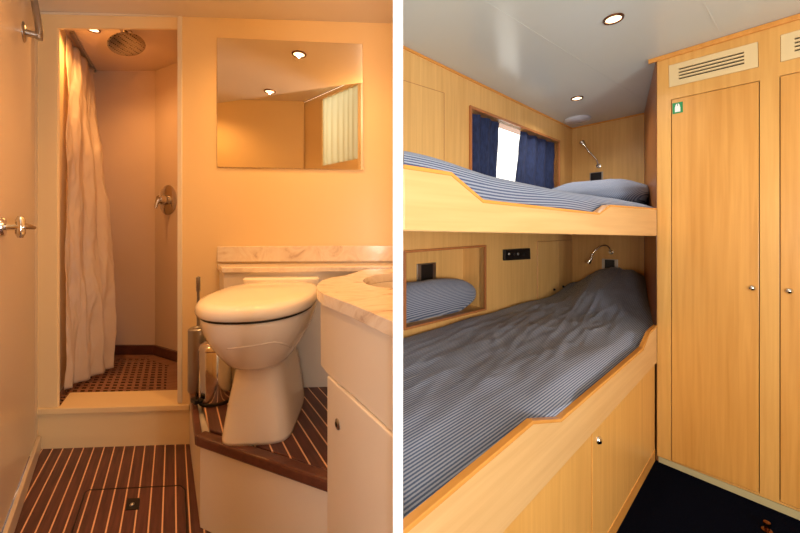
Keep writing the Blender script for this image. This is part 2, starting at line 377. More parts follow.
# ------------------------------------------------ partition between the rooms
b = B(); b.prism([V((XL, 0.5, 0)), V((XR, 0.5, 0)), V((XR, 3.0, 0)), V((XL, 3.0, 0))], (0, 0, 2.5))
struct(b.make('wall_partition', M['partition']), 'white end of the partition between bathroom and cabin', 'wall')
# ------------------------------------------------ mirror, marble, cistern box
b = B(); b.prism([wb(217, 37.5, .008), wb(362.5, 44, .008), wb(363.5, 170, .008), wb(217, 167, .008)], -WN * 0.0075)
tag(b.make('mirror', M['mirror'], bevel=0.001), 'frameless rectangular mirror on cream wall above toilet', 'mirror')
b = B(); b.prism([wb(217, 246.5, .014), wbx(XL, -0.075, .014), wbx(XL, -0.146, .014), wb(217, 262, .014)], -WN * 0.0135)
tag(b.make('marble_backsplash', M['marble'], bevel=0.002), 'low cream veined marble upstand along the wall under the mirror', 'backsplash')
LH = -0.155
l0 = wbx(-0.86, LH, .001); l0 = wb(217, 264, .001); l0.z = H + LH
lx = wbx(XL, LH, .001)
lf0 = l0 - D * 0.15; lf1 = lx + WN * 0.15
b = B(); b.prism([l0, lx, V((XL, lf1.y, H + LH)), lf0], (0, 0, -0.022))
tag(b.make('marble_ledge', M['marble'], bevel=0.003), 'narrow cream marble ledge behind the toilet', 'shelf')
PH = -0.657
b = B(); c0, c1 = l0 + V((.01, 0, 0)), lx; c0f = c0 - D * 0.135; c1f = c1 + WN * 0.135
b.prism([V((q.x, q.y, H + PH + .002)) for q in (c0, V((XL - .001, c1.y, 0)), V((XL - .001, c1f.y, 0)), c0f)], (0, 0, LH - PH - 0.024))
tag(b.make('cistern_box', M['panel']), 'cream cistern boxing under the marble ledge', 'cistern box')
# ------------------------------------------------ toilet platform
k_bl = wb(188, 376.5, .002); k_bl.z = H + PH
k_fl = onh(195, 436, PH); k_fr = onh(325, 480, PH)
k_fr2 = k_fr + (k_fr - k_fl) * 0.12
k_br = wbx(XL - .16, PH, .002)
t = thing('toilet_platform', V((k_fl.x + .2, k_fl.y + .2, H + HL)), 'raised teak topped platform with cream front that carries the toilet', 'platform')
ed = (k_fr2 - k_fl).normalized(); en = V((-ed.y, ed.x, 0)); en = en if en.y > 0 else -en
b = B(); b.prism([k_fl + Z * .001, k_fr2 + Z * .001, k_fr2 + en * 0.035 + Z * .001, k_fl + en * 0.035 + Z * .001], (0, 0, -0.034)); b.make('front_edging', M['teak_plain'], t, bevel=0.006)
sd = (k_bl - k_fl).normalized(); sn = V((sd.y, -sd.x, 0)); sn = sn if sn.x > 0 else -sn
b = B(); b.prism([k_fl + Z * .0008, k_bl + Z * .0008, k_bl + sn * 0.02 + Z * .0008, k_fl + sn * 0.02 + Z * .0008], (0, 0, -0.034)); b.make('side_edging', M['teak_plain'], t, bevel=0.005)
b = B(); b.prism([k_bl + sn * .018, k_fl + en * .03 + sn * .018, k_fr2 + en * .03, k_br], (0, 0, -0.022)); b.make('deck', M['teak_step'], t, bevel=0.003)
ins = lambda q, a_, c_: q + en * a_ + sn * c_
bp = [k_bl + sn * .006, k_fl + en * .008 + sn * .008, k_fr2 + en * .014, k_br]
b = B(); b.prism([V((q.x, q.y, H + HL + .001)) for q in bp], (0, 0, PH - HL - 0.025)); b.make('front_panel', M['panel'], t)
# ------------------------------------------------ vanity
VH = -0.165
edge_px = [(316.8, 287), (318.5, 290.5), (324, 294), (335, 298), (350, 303.5), (372, 312.5), (393, 321.5)]
fr = [onh(x, y, VH) for x, y in edge_px]; last = fr[-1] + (fr[-1] - fr[-2]) * 0.8
bk = [onh(x, y, VH) for x, y in [(345, 275.5), (332, 277.5), (322, 280.5), (317.5, 284)]]
far = V((XL + .05, lf1.y - .001, H + VH)); near_l = onh(362, 273.5, VH); near_l.y = min(near_l.y, lf0.y - 0.01)
ctr_out = [far, V((near_l.x, lf0.y + WDIR.y * .4, H + VH))] + bk + fr + [last]
bc = V((-0.005, 1.02, H + VH)); br = 0.125
bc = onh(403, 279.5, VH); bc.y -= 0.0
basin_loop = [bc + V((math.cos(a * math.pi / 16) * 0.13, math.sin(a * math.pi / 16) * 0.17, 0)) for a in range(32)]
left_loop = [q for q in basin_loop]
# countertop is cut by the partition, so the basin cut-out becomes a notch
arc = [q for q in basin_loop if q.x < XL - 1e-4]; arc.sort(key=lambda q: -q.y)
topc = V((XL, arc[0].y + .004, H + VH)); botc = V((XL, arc[-1].y - .004, H + VH))
def cut_edge(a, c): tt = (XL - a.x) / (c.x - a.x); return a + (c - a) * tt
poly = [topc] + [V((XL, far.y, H + VH))] + ctr_out[1:-1] + [cut_edge(fr[-1], last), botc] + arc[::-1]
t = tag(B().prism(poly, (0, 0, -0.03)).make('marble_countertop', M['marble'], bevel=0.003), 'cream veined marble countertop with rounded end right of toilet', 'countertop')
# basin
b = B(); rings = []
for r_, z_ in ((1.0, -0.031), (0.97, -0.06), (0.86, -0.10), (0.6, -0.125), (0.2, -0.135)):
    rings.append([bc + V((math.cos(a * math.pi / 16) * 0.13 * r_, math.sin(a * math.pi / 16) * 0.17 * r_, z_)) for a in range(32)])
for r_, z_ in ((0.2, -0.145), (0.64, -0.133), (0.93, -0.106), (1.05, -0.06), (1.06, -0.031)):
    rings.append([bc + V((math.cos(a * math.pi / 16) * 0.13 * r_, math.sin(a * math.pi / 16) * 0.17 * r_, z_)) for a in range(32)])
b.loft(rings + [rings[0]], caps=False); b.clip(V((XL, 0, 0)), V((-1, 0, 0)))
tag(b.make('wash_basin', M['ceramic'], None, True, flat_angle=50), 'white wash basin sunk in the marble countertop at the partition', 'basin')
# vanity cabinet: bulging fascia over a set back cupboard
t = thing('vanity_cabinet', V((-0.12, 0.95, H + HL)), 'cream curved vanity cabinet under the marble countertop', 'cabinet')
fa = [onh(x, y, VH) for x, y in [(319, 289), (325, 292.5), (336, 297), (351, 302.5), (373, 311.5), (393, 320)]]
fa = [q + V((0.004, 0.004, 0)) for q in fa]; fa[-1] = cut_edge(fa[-2], fa[-1] + (fa[-1] - fa[-2]))
bk2 = [V((XL, lf1.y - .03, 0)), V((-0.22, lf0.y - .03, 0)), onh(319, 284, VH) + V((.004, 0, 0))]
def ringz(pts, z): return [V((q.x, q.y, z)) for q in pts]
b = B()
bowl_gap = [V((XL, botc.y - 0.03, 0)), ]
inner = [q + V((0.02, 0.012, 0)) for q in fa[:-1]]; inner = [q for q in inner if q.x < XL - .002] + [V((XL, fa[-1].y + 0.032, 0))]
b.prism(ringz(fa, H - 0.375) + ringz(inner[::-1], H - 0.375), (0, 0, 0.375 + VH - 0.031)); b.make('fascia', M['panel'], t, True, flat_angle=30)
ca = [onh(327, 376, -0.378), onh(393, 437, -0.378)]; ca[1] = cut_edge(ca[0], ca[1] + (ca[1] - ca[0]) * .2)
cb = [V((ca[0].x, ca[0].y, 0)), V((ca[1].x, ca[1].y, 0))]
cdir = (cb[1] - cb[0]).normalized(); cn = V((cdir.y, -cdir.x, 0)); cn = cn if cn.y < 0 else -cn
# carcass sits behind the door; its left end meets the platform
car = [cb[0] - cn * .02, cb[1] - cn * .02, V((XL, 1.38, 0)), V((cb[0].x + .002, 1.38, 0))]
car[1] = cut_edge(car[0], car[1] + cdir * .1)
b = B(); b.prism(ringz(car, H + PH + .002), (0, 0, -0.35 - PH - 0.05)); b.make('carcass', M['panel'], t)
b = B(); b.prism(ringz([car[0] + cdir * .004, car[1]] + [V((XL, 1.0, 0)), V((car[0].x + .06, 1.0, 0))], H + HL + .001), (0, 0, PH - HL - .03)); b.make('plinth', M['panel'], t)
b = B(); dpoly = [cb[0], cb[1], cut_edge(cb[0] - cn * .018, cb[1] - cn * .018 + cdir * .1), cb[0] - cn * .018]
b.prism(ringz(dpoly, H + HL + 0.01), (0, 0, -0.378 - HL - 0.01)); dv = b.make('door', M['panel'], t, bevel=0.003)
kp = on(338, 424, V((cb[0].x, cb[0].y, H)), cn)
b = B(); b.lathe([(0, .004), (.009, .004), (.013, .002), (.013, 0)], kp + cn * .0005, cn, 20)
b.make('finger_lock', M['steel'], dv, True, flat_angle=40)['label'] = 'round metal push lock'
b = B(); b.lathe([(0, .0055), (.006, .005), (.006, .003)], kp + cn * .0005, cn, 14); b.make('lock_button', M['black'], dv, True)
# ------------------------------------------------ toilet
def smooth_(a, c, x): x = min(1, max(0, (x - a) / (c - a))); return x * x * (3 - 2 * x)
TO = V((-0.458, 1.14, H + PH)); TR = Matrix.Rotation(math.radians(5), 3, 'Z')
def tl(x, y, z): return TO + TR @ V((x, y, z))
def oval(hw, fr_, bk_, z, n=40, e=2.3, eb=3.2, cy=0.0):
    out = []
    for k in range(n):
        a = 2 * math.pi * k / n; c, s_ = math.cos(a), math.sin(a); ex = e if s_ < 0 else eb
        x = hw * math.copysign(abs(c) ** (2 / ex), c); y = (fr_ if s_ < 0 else bk_) * math.copysign(abs(s_) ** (2 / ex), s_) + cy
        out.append(tl(x, y, z))
    return out
t = thing('toilet', TO, 'white ceramic toilet with closed lid on the teak platform', 'toilet')
prof = [(.108, .110, .25, 0.001), (.108, .110, .25, .012), (.100, .105, .25, .06), (.090, .098, .25, .12), (.080, .092, .25, .185), (.077, .092, .25, .218), (.080, .105, .24, .228), (.088, .130, .24, .238), (.102, .152, .24, .252),
        (.124, .178, .245, .285), (.146, .203, .25, .325), (.158, .218, .25, .355), (.164, .224, .25, .385), (.163, .223, .25, .398), (.157, .217, .245, .401)]
b = B(); b.loft([oval(*p[:3], p[3], e=4.2 - 1.9 * smooth_(.10, .25, p[3]), eb=4.2 - smooth_(.1, .25, p[3])) for p in prof]); b.make('bowl', M['ceramic'], t, True)
b = B(); b.loft([oval(.1655, .2265, .215, .400), oval(.1655, .2265, .215, .4065)]); b.make('seat_gap', M['black'], t)
sp_ = [(.168, .230, .215, .4065), (.174, .236, .22, .4105), (.176, .239, .222, .420), (.174, .237, .221, .434), (.166, .228, .214, .444), (.150, .207, .196, .4485), (.11, .15, .14, .450), (.05, .06, .05, .4505)]
b = B(); b.loft([oval(*p[:3], p[3]) for p in sp_]); b.make('seat_lid', M['seat'], t, True)
b = B(); b.loft([oval(.145, .02, .02, .402, eb=4, e=4, cy=.238), oval(.150, .024, .02, .455, eb=4, e=4, cy=.238), oval(.143, .016, .014, .462, eb=4, e=4, cy=.238)]); b.make('hinge_block', M['seat'], t, True, flat_angle=40)
# moulded swoosh on the bowl front and a bolt cap on the foot
def bowl_pt(ang, z, off=0.001):
    for p, q in zip(prof, prof[1:]):
        if p[3] <= z <= q[3]:
            f = (z - p[3]) / (q[3] - p[3]); hw = p[0] + (q[0] - p[0]) * f + off; fr_ = p[1] + (q[1] - p[1]) * f + off; break
    c, s_ = math.cos(ang), math.sin(ang); x = hw * math.copysign(abs(c) ** (2 / 2.3), c); y = fr_ * math.copysign(abs(s_) ** (2 / 2.3), s_)
    return tl(x, y, z)
b = B(); b.tube([bowl_pt(-1.85 + 1.45 * i / 14, .325 + .012 * math.sin(i / 14 * 3.1) - .06 * max(0, i / 14 - .55) ** 1.2 * 2, -.0032) for i in range(15)], [.001] + [.0045] * 13 + [.001], 8); b.make('moulding', M['ceramic'], t, True)
bp_ = tl(.089, .05, .065); bn = (TR @ V((1, 0, 0.1))).normalized()
b = B(); b.lathe([(0, .010), (.010, .009), (.014, .004), (.015, 0)], bp_ - bn * .003, bn, 18); b.make('bolt_cap', M['seat'], t, True)
# ------------------------------------------------ pedal bin and toilet brush
bo = onh(216, 401, PH); bo.y += 0.02
bo = V((-0.705, 1.312, H + PH))
t = thing('pedal_bin', bo, 'small polished steel pedal bin left of toilet', 'bin')
b = B(); b.lathe([(0, .012), (.060, .012), (.062, .02), (.062, .195), (.060, .2), (0, .2)], bo, Z, 32); b.make('body', M['chrome'], t, True, flat_angle=40)
b = B(); b.lathe([(0, .001), (.063, .001), (.064, .006), (.062, .012), (0, .012)], bo, Z, 32); b.make('base_ring', M['black'], t, True, flat_angle=40)
b = B(); b.lathe([(.063, .2), (.064, .206), (.058, .222), (.035, .232), (0, .235)], bo, Z, 32); b.make('lid', M['chrome'], t, True, flat_angle=50)
pd = V((-0.6, -0.8, 0)).normalized(); b = B(); b.box(bo + pd * .068 + Z * .02, pd * .014, pd.cross(Z) * .014, Z * .004); b.box(bo + pd * .080 + Z * .026, pd * .008, pd.cross(Z) * .018, Z * .008); b.make('pedal', M['black'], t, bevel=.002)
bo = V((-0.825, 1.39, H + PH))
t = thing('toilet_brush', bo, 'steel toilet brush in slim holder standing behind the pedal bin', 'toilet brush')
b = B(); b.lathe([(0, .001), (.036, .001), (.038, .006), (.036, .25), (.030, .255), (0, .255)], bo, Z, 24); b.make('holder', M['steel'], t, True, flat_angle=40)
b = B(); b.lathe([(0, .25), (.02, .256), (.006, .262), (.005, .40), (.008, .405), (.008, .46), (0, .465)], bo, Z, 14); b.make('handle', M['steel'], t, True, flat_angle=50)
# ------------------------------------------------ floor hatch
fz = HL + 0.0015
hc = [onh(86, 490, fz), onh(180, 485.5, fz), onh(185, 488.5, fz)]
dd = -DU
q_l = hc[0] + dd * 0.45; q_r = hc[2] + dd * 0.42
hp_ = [hc[0] + V((.012, 0, 0)), hc[1], hc[1] + V((.012, -.006, 0)), hc[2] + dd * .006, q_r, q_l, hc[0] + dd * .012]
t = thing('floor_hatch', V((hc[0].x + .2, hc[0].y - .2, H + HL)), 'rounded corner hatch cut into the teak floor', 'hatch')
b = B(); b.prism(hp_, (0, 0, -0.0012)); b.make('hatch_panel', M['teak'], t)
b = B(); b.tube([V((q.x, q.y, H + HL + .001)) for q in [q_l, hp_[-1], hp_[0], hc[1], hp_[2], hp_[3], q_r]], 0.0022, 6); b.make('seam', M['black'], t)
lc = onh(133, 504, fz + .001)
b = B(); b.box(lc, V((.021, .002, 0)), DU * .029, Z * .0012); hl_ = b.make('ring_plate', M['black'], t)
b = B(); b.lathe([(0, .006), (.006, .005), (.008, 0)], lc + V((0, -.004, 0)), Z, 14); b.make('turn_button', M['steel'], t, True)
# ------------------------------------------------ shower fittings
so = V((0, 0, 0)); so = at(127, 45, 1.72)
t = thing('rain_shower_head', V((so.x, so.y, H + SC)), 'round chrome rain shower head under the shower ceiling', 'shower head')
ax = V((-0.5, 0.05, 1)).normalized()
m = M['rose'] = mat('perforated_chrome', (150, 142, 134), 0.25, 1.0); N, L, bs = nodes(m)
vo = N.new('ShaderNodeTexVoronoi'); vo.inputs['Scale'].default_value = 95; vo.inputs['Randomness'].default_value = 0.15
L.new(coords(m), vo.inputs['Vector']); L.new(ramp(m, vo.outputs['Distance'], [(0.22, (26, 22, 20)), (0.36, (176, 168, 160))]), bs.inputs['Base Color'])
b = B(); b.lathe([(0, -.004), (.074, -.004), (.080, 0), (.080, .004), (.064, .010), (.02, .016), (0, .016)], so, ax, 40); b.make('rose', M['rose'], t, True, flat_angle=40)
b = B(); b.tube([so + ax * .012, so + ax * .03, V((so.x, so.y - .004, H + SC))], [.012, .012, .011], 14); b.make('stem', M['chrome'], t, True, flat_angle=50)
b = B(); b.lathe([(0, 0), (.026, 0), (.024, -.008), (.012, -.01), (0, -.01)], V((so.x, so.y - .004, H + SC)), Z, 24); b.make('ceiling_flange', M['chrome'], t, True, flat_angle=50)
cnr = (diag - back_r).normalized(); vn = V((cnr.y, -cnr.x, 0)); vn = vn if vn.y < 0 else -vn
vp = on(168, 200, V((back_r.x, back_r.y, H)), vn)
t = thing('shower_valve', vp, 'chrome shower mixer valve with lever on slanted shower wall', 'shower valve')
b = B(); b.lathe([(0, .008), (.082, .008), (.092, .003), (.092, 0)], vp + vn * .0005, vn, 32); b.make('escutcheon', M['chrome'], t, True, flat_angle=40)
b = B(); b.lathe([(.03, .008), (.03, .045), (.024, .055), (0, .056)], vp, vn, 24); b.make('body', M['chrome'], t, True, flat_angle=40)
hs = vp + vn * .05; tg = vn.cross(Z).normalized()
b = B(); b.tube([hs, hs + vn * .01 - Z * .012, hs + vn * .02 - Z * .055 - tg * .0], [.012, .011, .007]); b.make('lever', M['chrome'], t, True, flat_angle=50)
# curtain and rail
ra = onh(70, 31, SC); rb = onh(93, 70, SC)
b = B(); b.prism([ra, rb, rb + V((.02, 0, 0)), ra + V((.02, 0, 0))], (0, 0, -0.016))
tag(b.make('curtain_rail', M['steel']), 'thin metal curtain track on shower ceiling', 'curtain track')
m = M['curtain'] = bpy.data.materials.new('translucent_curtain'); m.use_nodes = True; nt = m.node_tree; bs = nt.nodes['Principled BSDF']
bs.inputs['Base Color'].default_value = lin(240, 226, 206); bs.inputs['Roughness'].default_value = 0.35
tr = nt.nodes.new('ShaderNodeBsdfTranslucent'); tr.inputs[0].default_value = lin(240, 222, 196); mx = nt.nodes.new('ShaderNodeMixShader'); mx.inputs[0].default_value = 0.55
nt.links.new(bs.outputs[0], mx.inputs[1]); nt.links.new(tr.outputs[0], mx.inputs[2]); nt.links.new(mx.outputs[0], nt.nodes['Material Output'].inputs[0])
ca0 = ra + V((-.025, 0.0, -.02)); ca1 = ra + (rb - ra) * 0.86 + V((.006, 0, -.02))
cb0 = onh(63, 390, -0.765); cb1 = onh(111, 368, -0.745)
def smooth(a, c, x): x = min(1, max(0, (x - a) / (c - a))); return x * x * (3 - 2 * x)
def curt(u, v):                                                      # u along the track, v downwards
    g = u + 0.012 * math.sin(v * 7 + u * 9)
    tp = ca0 + (ca1 - ca0) * g; bt = cb0 + (cb1 - cb0) * g
    bulge = math.sin(v * math.pi * .5) ** 1.1
    p = tp + (V((bt.x, bt.y, 0)) - V((tp.x, tp.y, 0))) * bulge; p.z = tp.z + (bt.z - tp.z) * v
    amp = (0.012 + 0.012 * v) * (0.5 + .5 * smooth(.2, .9, u))
    p += V((0.8, 0.3, 0)) * amp * (math.sin(u * 19 + 1.8 * math.sin(v * 3)) + .3 * math.sin(u * 41 + v * 5))
    n3 = noise.noise(V((u * 5, v * 7, 2.3))); p += V((0.9, -.2, 0)) * 0.026 * n3
    n4 = noise.noise(V((u * 12 + v * 6, v * 16 - u * 4, 5.1))); p += V((0.9, -.3, 0)) * 0.006 * (1 - min(1, abs(n4) * 3))
    return p
b = B(); b.grid(90, 110, curt); tag(b.make('shower_curtain', m, None, True, solid=0.0015), 'white crinkled shower curtain hanging at left side of shower', 'curtain')
def downlight(p, label, group, power, col, nrm=-Z, r=0.038, name='downlight'):
    t = thing(name, p, label, 'ceiling lamp', group)
    b = B(); b.lathe([(r * .72, -.002), (r * .78, .006), (r * .95, .006), (r, 0.001), (r, -.001)], p, nrm, 28)
    b.make('bezel', M['brass'], t, True, flat_angle=50)
    b = B(); b.lathe([(0, .0025), (r * .74, .002), (r * .74, -.001), (0, -.001)], p + nrm * .0005, nrm, 28); b.make('lens', M['lens'], t, True, flat_angle=50)
    l = lamp('downlight_bulb', 'SPOT', p + nrm * .011, power, col, 0.008, spot=150); l.data.spot_blend = 1.0
    return t
zc_ = V((0, 0, H + CL))
d1 = mir(299, 54, zc_, Z); d2 = mir(271, 93, zc_, Z)
downlight(V((d1.x, d1.y, H + CL)), 'bright round ceiling lamp, upper one of the two in the mirror', 'bathroom ceiling lamps', 21, WARM)
downlight(V((d2.x, d2.y + .03, H + CL)), 'bright round ceiling lamp, lower one of the two in the mirror', 'bathroom ceiling lamps', 18, WARM)
dsh = onh(91, 27.5, SC); dsh = V((-1.535, 1.70, H + SC))
downlight(dsh, 'small round lamp on shower ceiling beside the curtain', None, 17, WARM, r=.03)
# ================================================================== CABIN
D1 = V((780 - CX, F_PX, 0)).normalized(); NU = V((-D1.y, D1.x, 0))   # along the bunks; from the bunk front to the wall
FC = V((1.2715, 1.6825, 0)); CR = 0.848
WC = V((1.444, 2.855, 0))
WW = (WC - FC).dot(NU); SH_ = (WC - FC).dot(D1)
def fp(px, py, off=0.0): return on(px, py, V((FC.x, FC.y, H)) + NU * off, NU)      # on the bunk front
def wp(px, py, off=0.0): return on(px, py, V((WC.x, WC.y, H)) - NU * off, NU)      # on the long wall
def hpn(px, py, off=0.0): return on(px, py, V((WC.x, WC.y, H)) - D1 * off, D1)     # on the headboard wall
GC = V((1.2720, 1.682, 0))
def gp(px, py, off=0.0): return on(px, py, V((GC.x, GC.y, H)) - D1 * off, D1)      # on the wardrobe front
def sw(s, w_, z): q = FC + D1 * s + NU * w_; return V((q.x, q.y, z))
XP = V((XR + .0002, 0, 0)); XN = V((1, 0, 0))
BED = striped('blue_grey_striped_bedding', tuple(NU + Z), (84, 98, 126), (164, 170, 184), 0.0088)
BEDU = striped('blue_grey_fine_striped_bedding', tuple(NU + Z), (70, 84, 116), (150, 158, 174), 0.0072)
# floor, ceiling
b = B(); b.prism([V((-0.08, -0.95, 0)), V((2.6, -0.95, 0)), V((2.6, 2.5, 0)), V((1.5, 3.1, 0)), V((XR, 1.75, 0)), V((XR, -0.07, 0)), V((-0.08, -0.07, 0))], (0, 0, -0.04))
struct(b.make('floor_cabin', M['carpet']), 'dark navy carpet of cabin', 'floor')
cz = H + CR
b = B(); b.prism([V((-0.08, -0.95, cz)), V((2.6, -0.95, cz)), V((2.6, 2.5, cz)), V((1.5, 3.1, cz)), V((XR, 1.75, cz)), V((XR, -0.07, cz)), V((-0.08, -0.07, cz))], (0, 0, 0.04))
struct(b.make('ceiling_cabin', M['ceil']), 'white lacquered cabin ceiling with panel seams', 'ceiling')
k = 0
for (x0, y0), (x1, y1) in (((483, 0), (645, 101)), ((702, 0), (720, 33))):
    a, c = onh(x0, y0 - .01, CR), onh(x1, y1, CR); t_ = (c - a).normalized(); nn = t_.cross(Z) * .0022; k += 1
    b = B(); b.prism([a - nn, c - nn, c + nn, a + nn], (0, 0, -0.001)); struct(b.make('trim_ceiling_seam_%d' % k, M['ceil']), ('long ceiling seam over the bunks', 'short ceiling seam above the wardrobe')[k - 1], 'trim')
# long wall with window and niche
win = [wp(470.5, 109), wp(558, 142.5), wp(558, 192), wp(470.5, 196)]
ww0 = (win[0] - V((FC.x, FC.y, 0))).dot(D1); ww1 = (win[1] - V((FC.x, FC.y, 0))).dot(D1); wz1 = (win[0].z + win[1].z) / 2; wz0 = H + 0.16
winr = [sw(ww0, WW, win[0].z), sw(ww1, WW, win[1].z), sw(ww1, WW, wz0), sw(ww0, WW, wz0)]
ni = [wp(404.5, 253), wp(483.5, 247), wp(483.5, 308), wp(404.5, 327)]
foot = (XR - FC.x - NU.x * WW) / D1.x
outer = [sw(foot, WW, 0), sw(SH_, WW, 0), sw(SH_, WW, cz), sw(foot, WW, cz)]
b = B(); b.holed(outer, [winr, ni], NU * 0.03); struct(b.make('wall_bunk', M['wood_wall']), 'beech panelled wall along the bunks', 'wall')
b = B(); b.prism([sw(SH_, WW, 0), sw(SH_, 0.0, 0), sw(SH_, 0.0, cz), sw(SH_, WW, cz)], D1 * 0.03); struct(b.make('wall_head', M['wood_wall']), 'beech panelled wall at the head of the bunks', 'wall')
b = B(); b.prism([V((2.5, -0.95, 0)), V((2.5, 1.0, 0)), V((2.5, 1.0, cz)), V((2.5, -0.95, cz))], (0.03, 0, 0)); struct(b.make('wall_right', M['wood_wall']), 'beech wall beyond the wardrobe', 'wall')
b = B(); b.prism([V((-0.11, -0.95, 0)), V((2.6, -0.95, 0)), V((2.6, -0.95, 2.5)), V((-0.11, -0.95, 2.5))], (0, -0.03, 0)); struct(b.make('wall_rear', M['panel']), 'pale rear wall behind the camera', 'wall')
# dark cherry bead in the wall/ceiling corner
b = B(); b.prism([sw(foot, WW, cz - .012), sw(SH_, WW, cz - .012), sw(SH_, WW, cz - .0005), sw(foot, WW, cz - .0005)], -NU * .006); struct(b.make('trim_wall_top', M['wood_edge']), 'slim wood bead along the top of the bunk wall', 'trim')
b = B(); b.prism([sw(SH_, WW, cz - .012), sw(SH_, .24, cz - .012), sw(SH_, .24, cz - .0005), sw(SH_, WW, cz - .0005)], -D1 * .006); struct(b.make('trim_head_top', M['wood_edge']), 'slim wood bead along the top of the head wall', 'trim')
# window
t = struct(thing('window_1', winr[0], 'cabin window framed in reddish wood between navy curtains', 'window'))
def inset(q, cx, f): return [c + (cx - c).normalized() * f for c in q]
wcx = sum(winr, V()) / 4
def frame(q, wd, off, th, name, mt, parent, plane_n):
    c = sum(q, V()) / 4; out = []
    n = len(q)
    for i in range(n):
        p_, a, nx = q[i - 1], q[i], q[(i + 1) % n]; u1 = (p_ - a).normalized(); u2 = (nx - a).normalized(); out.append(a - (u1 + u2) * wd)
    bb = B(); bb.holed([x - plane_n * off for x in out], [[x - plane_n * off for x in q]], -plane_n * th); return bb.make(name, mt, parent, bevel=.002)
frame(winr, 0.016, 0.0005, 0.012, 'window_frame', M['wood_trim'], t, NU)
b = B()
for i in range(4): b.prism([winr[i], winr[(i + 1) % 4], winr[(i + 1) % 4] + NU * .09, winr[i] + NU * .09], (sum(winr, V()) / 4 - (winr[i] + winr[(i + 1) % 4]) / 2).normalized() * -.012)
b.make('window_reveal', M['wood_trim'], t)
m = M['glass'] = bpy.data.materials.new('window_glass'); m.use_nodes = True; nt = m.node_tree; nt.nodes.clear()
o_ = nt.nodes.new('ShaderNodeOutputMaterial'); tb = nt.nodes.new('ShaderNodeBsdfTransparent'); gb = nt.nodes.new('ShaderNodeBsdfGlossy'); gb.inputs['Roughness'].default_value = .02
mx = nt.nodes.new('ShaderNodeMixShader'); mx.inputs[0].default_value = .07
nt.links.new(tb.outputs[0], mx.inputs[1]); nt.links.new(gb.outputs[0], mx.inputs[2]); nt.links.new(mx.outputs[0], o_.inputs[0])
b = B(); b.prism([q + NU * .085 for q in winr], NU * .004); b.make('window_pane', m, t)
# curtains
def wcurtain(tl_, tr_, bl_, br_, label, ph, nf):
    off = -0.035
    A_, B_, C_, D_ = [wp(*q, off) for q in (tl_, tr_, bl_, br_)]
    def f(u, v):
        p = (A_ * (1 - u) + B_ * u) * (1 - v) + (C_ * (1 - u) + D_ * u) * v
        return p + NU * (.008 + .010 * v) * math.sin(u * nf * 2 * math.pi + ph + .5 * math.sin(v * 3)) + NU * .006 * noise.noise(V((u * 6, v * 5, ph)))
    b = B(); b.grid(60, 30, f); tag(b.make('window_curtain', M['navy'], None, True, solid=.002), label, 'curtain', 'navy window curtains')
wcurtain((471.5, 106), (500, 118), (471.5, 190), (495.5, 194), 'navy curtain at left side of cabin window, foot end', 0.4, 3)
wcurtain((521.5, 126), (557, 140), (515, 196), (557, 198), 'wider navy curtain at the right of cabin window, toward the pillow end', 2.1, 4)
# access panel in the wall, upper left
def wpanel(q, name, label, mt):
    t = thing(name, wp(*q[3]), label, 'panel')
    b = B(); b.prism([wp(*p, .003) for p in q], NU * .0028); b.make('board', mt, t, bevel=.001)
    fr_ = [wp(*p, .0015) for p in q]; c = sum(fr_, V()) / 4
    b = B(); b.tube([wp(*q[0], .001), wp(*q[1], .001), wp(*q[2], .001)], .0022, 6); b.make('seam', M['wood_trim'], t)
wpanel([(403.6, 80.5), (444, 93), (444, 190), (403.6, 190)], 'access_panel', 'flush beech access panel on bunk wall left of window', M['wood_wall'])
# niche
nd = 0.15
t = thing('niche', ni[3], 'long shallow niche with reddish wood frame in lower bunk wall', 'niche')
frame(ni, 0.012, 0.0005, 0.014, 'niche_frame', M['wood_trim'], t, NU)
b = B(); cc = sum(ni, V()) / 4
nb = [q + NU * nd for q in ni]
for i in range(4):
    j = (i + 1) % 4; mid = (ni[i] + ni[j]) / 2; ou = (mid - cc).normalized() * .012
    b.prism([ni[i], ni[j], nb[j], nb[i]], ou)
b.prism(nb, NU * .012); b.clip(XP, XN); b.make('niche_box', M['wood_wall'], t)
# ---- wardrobe
SX = 1.30
t = thing('wardrobe', GC, 'tall built-in beech wardrobe with two doors and vents at the top', 'wardrobe')
ge = GC + V((NU.x, NU.y, 0)) * -SX
def gz(s, z, off=0): q = GC - NU * s - D1 * off; return V((q.x, q.y, z))
PL0 = gp(657, 456).z
d_1 = [gp(671, 99.5), gp(759.5, 80.5), gp(760, 494), gp(671, 460.8)]
v_1 = [gp(668.5, 65.5), gp(758, 41.5), gp(758.5, 67), gp(669, 87.5)]
def gs(p): return (p - V((GC.x, GC.y, p.z))).dot(-NU)
dw = gs(d_1[1]) - gs(d_1[0]); s2a = gs(gp(779.5, 300)); 
def rect(s0, s1, z0, z1, off=0): return [gz(s0, z1, off), gz(s1, z1, off), gz(s1, z0, off), gz(s0, z0, off)]
dz1 = (d_1[0].z + d_1[1].z) / 2; dz0 = 0.078
D1q = rect(gs(d_1[0]), (gs(d_1[1]) + gs(d_1[2])) / 2, dz0, dz1)
D1q[0].z, D1q[1].z = d_1[0].z, d_1[1].z; D1q[2].z, D1q[3].z = d_1[2].z, d_1[3].z
D2q = rect(s2a, s2a + dw, d_1[2].z, d_1[1].z)
vz1, vz0 = v_1[1].z, v_1[2].z
V2q = rect(gs(gp(780.5, 50)), gs(gp(780.5, 50)) + gs(v_1[1]) - gs(v_1[0]), gp(780.5, 62).z, gp(780.5, 35).z)
top_ = cz - .001
pl_l, pl_r = gp(657.2, 455.6), gp(800, 510.5)
sl = (pl_r.z - pl_l.z) / gs(pl_r)
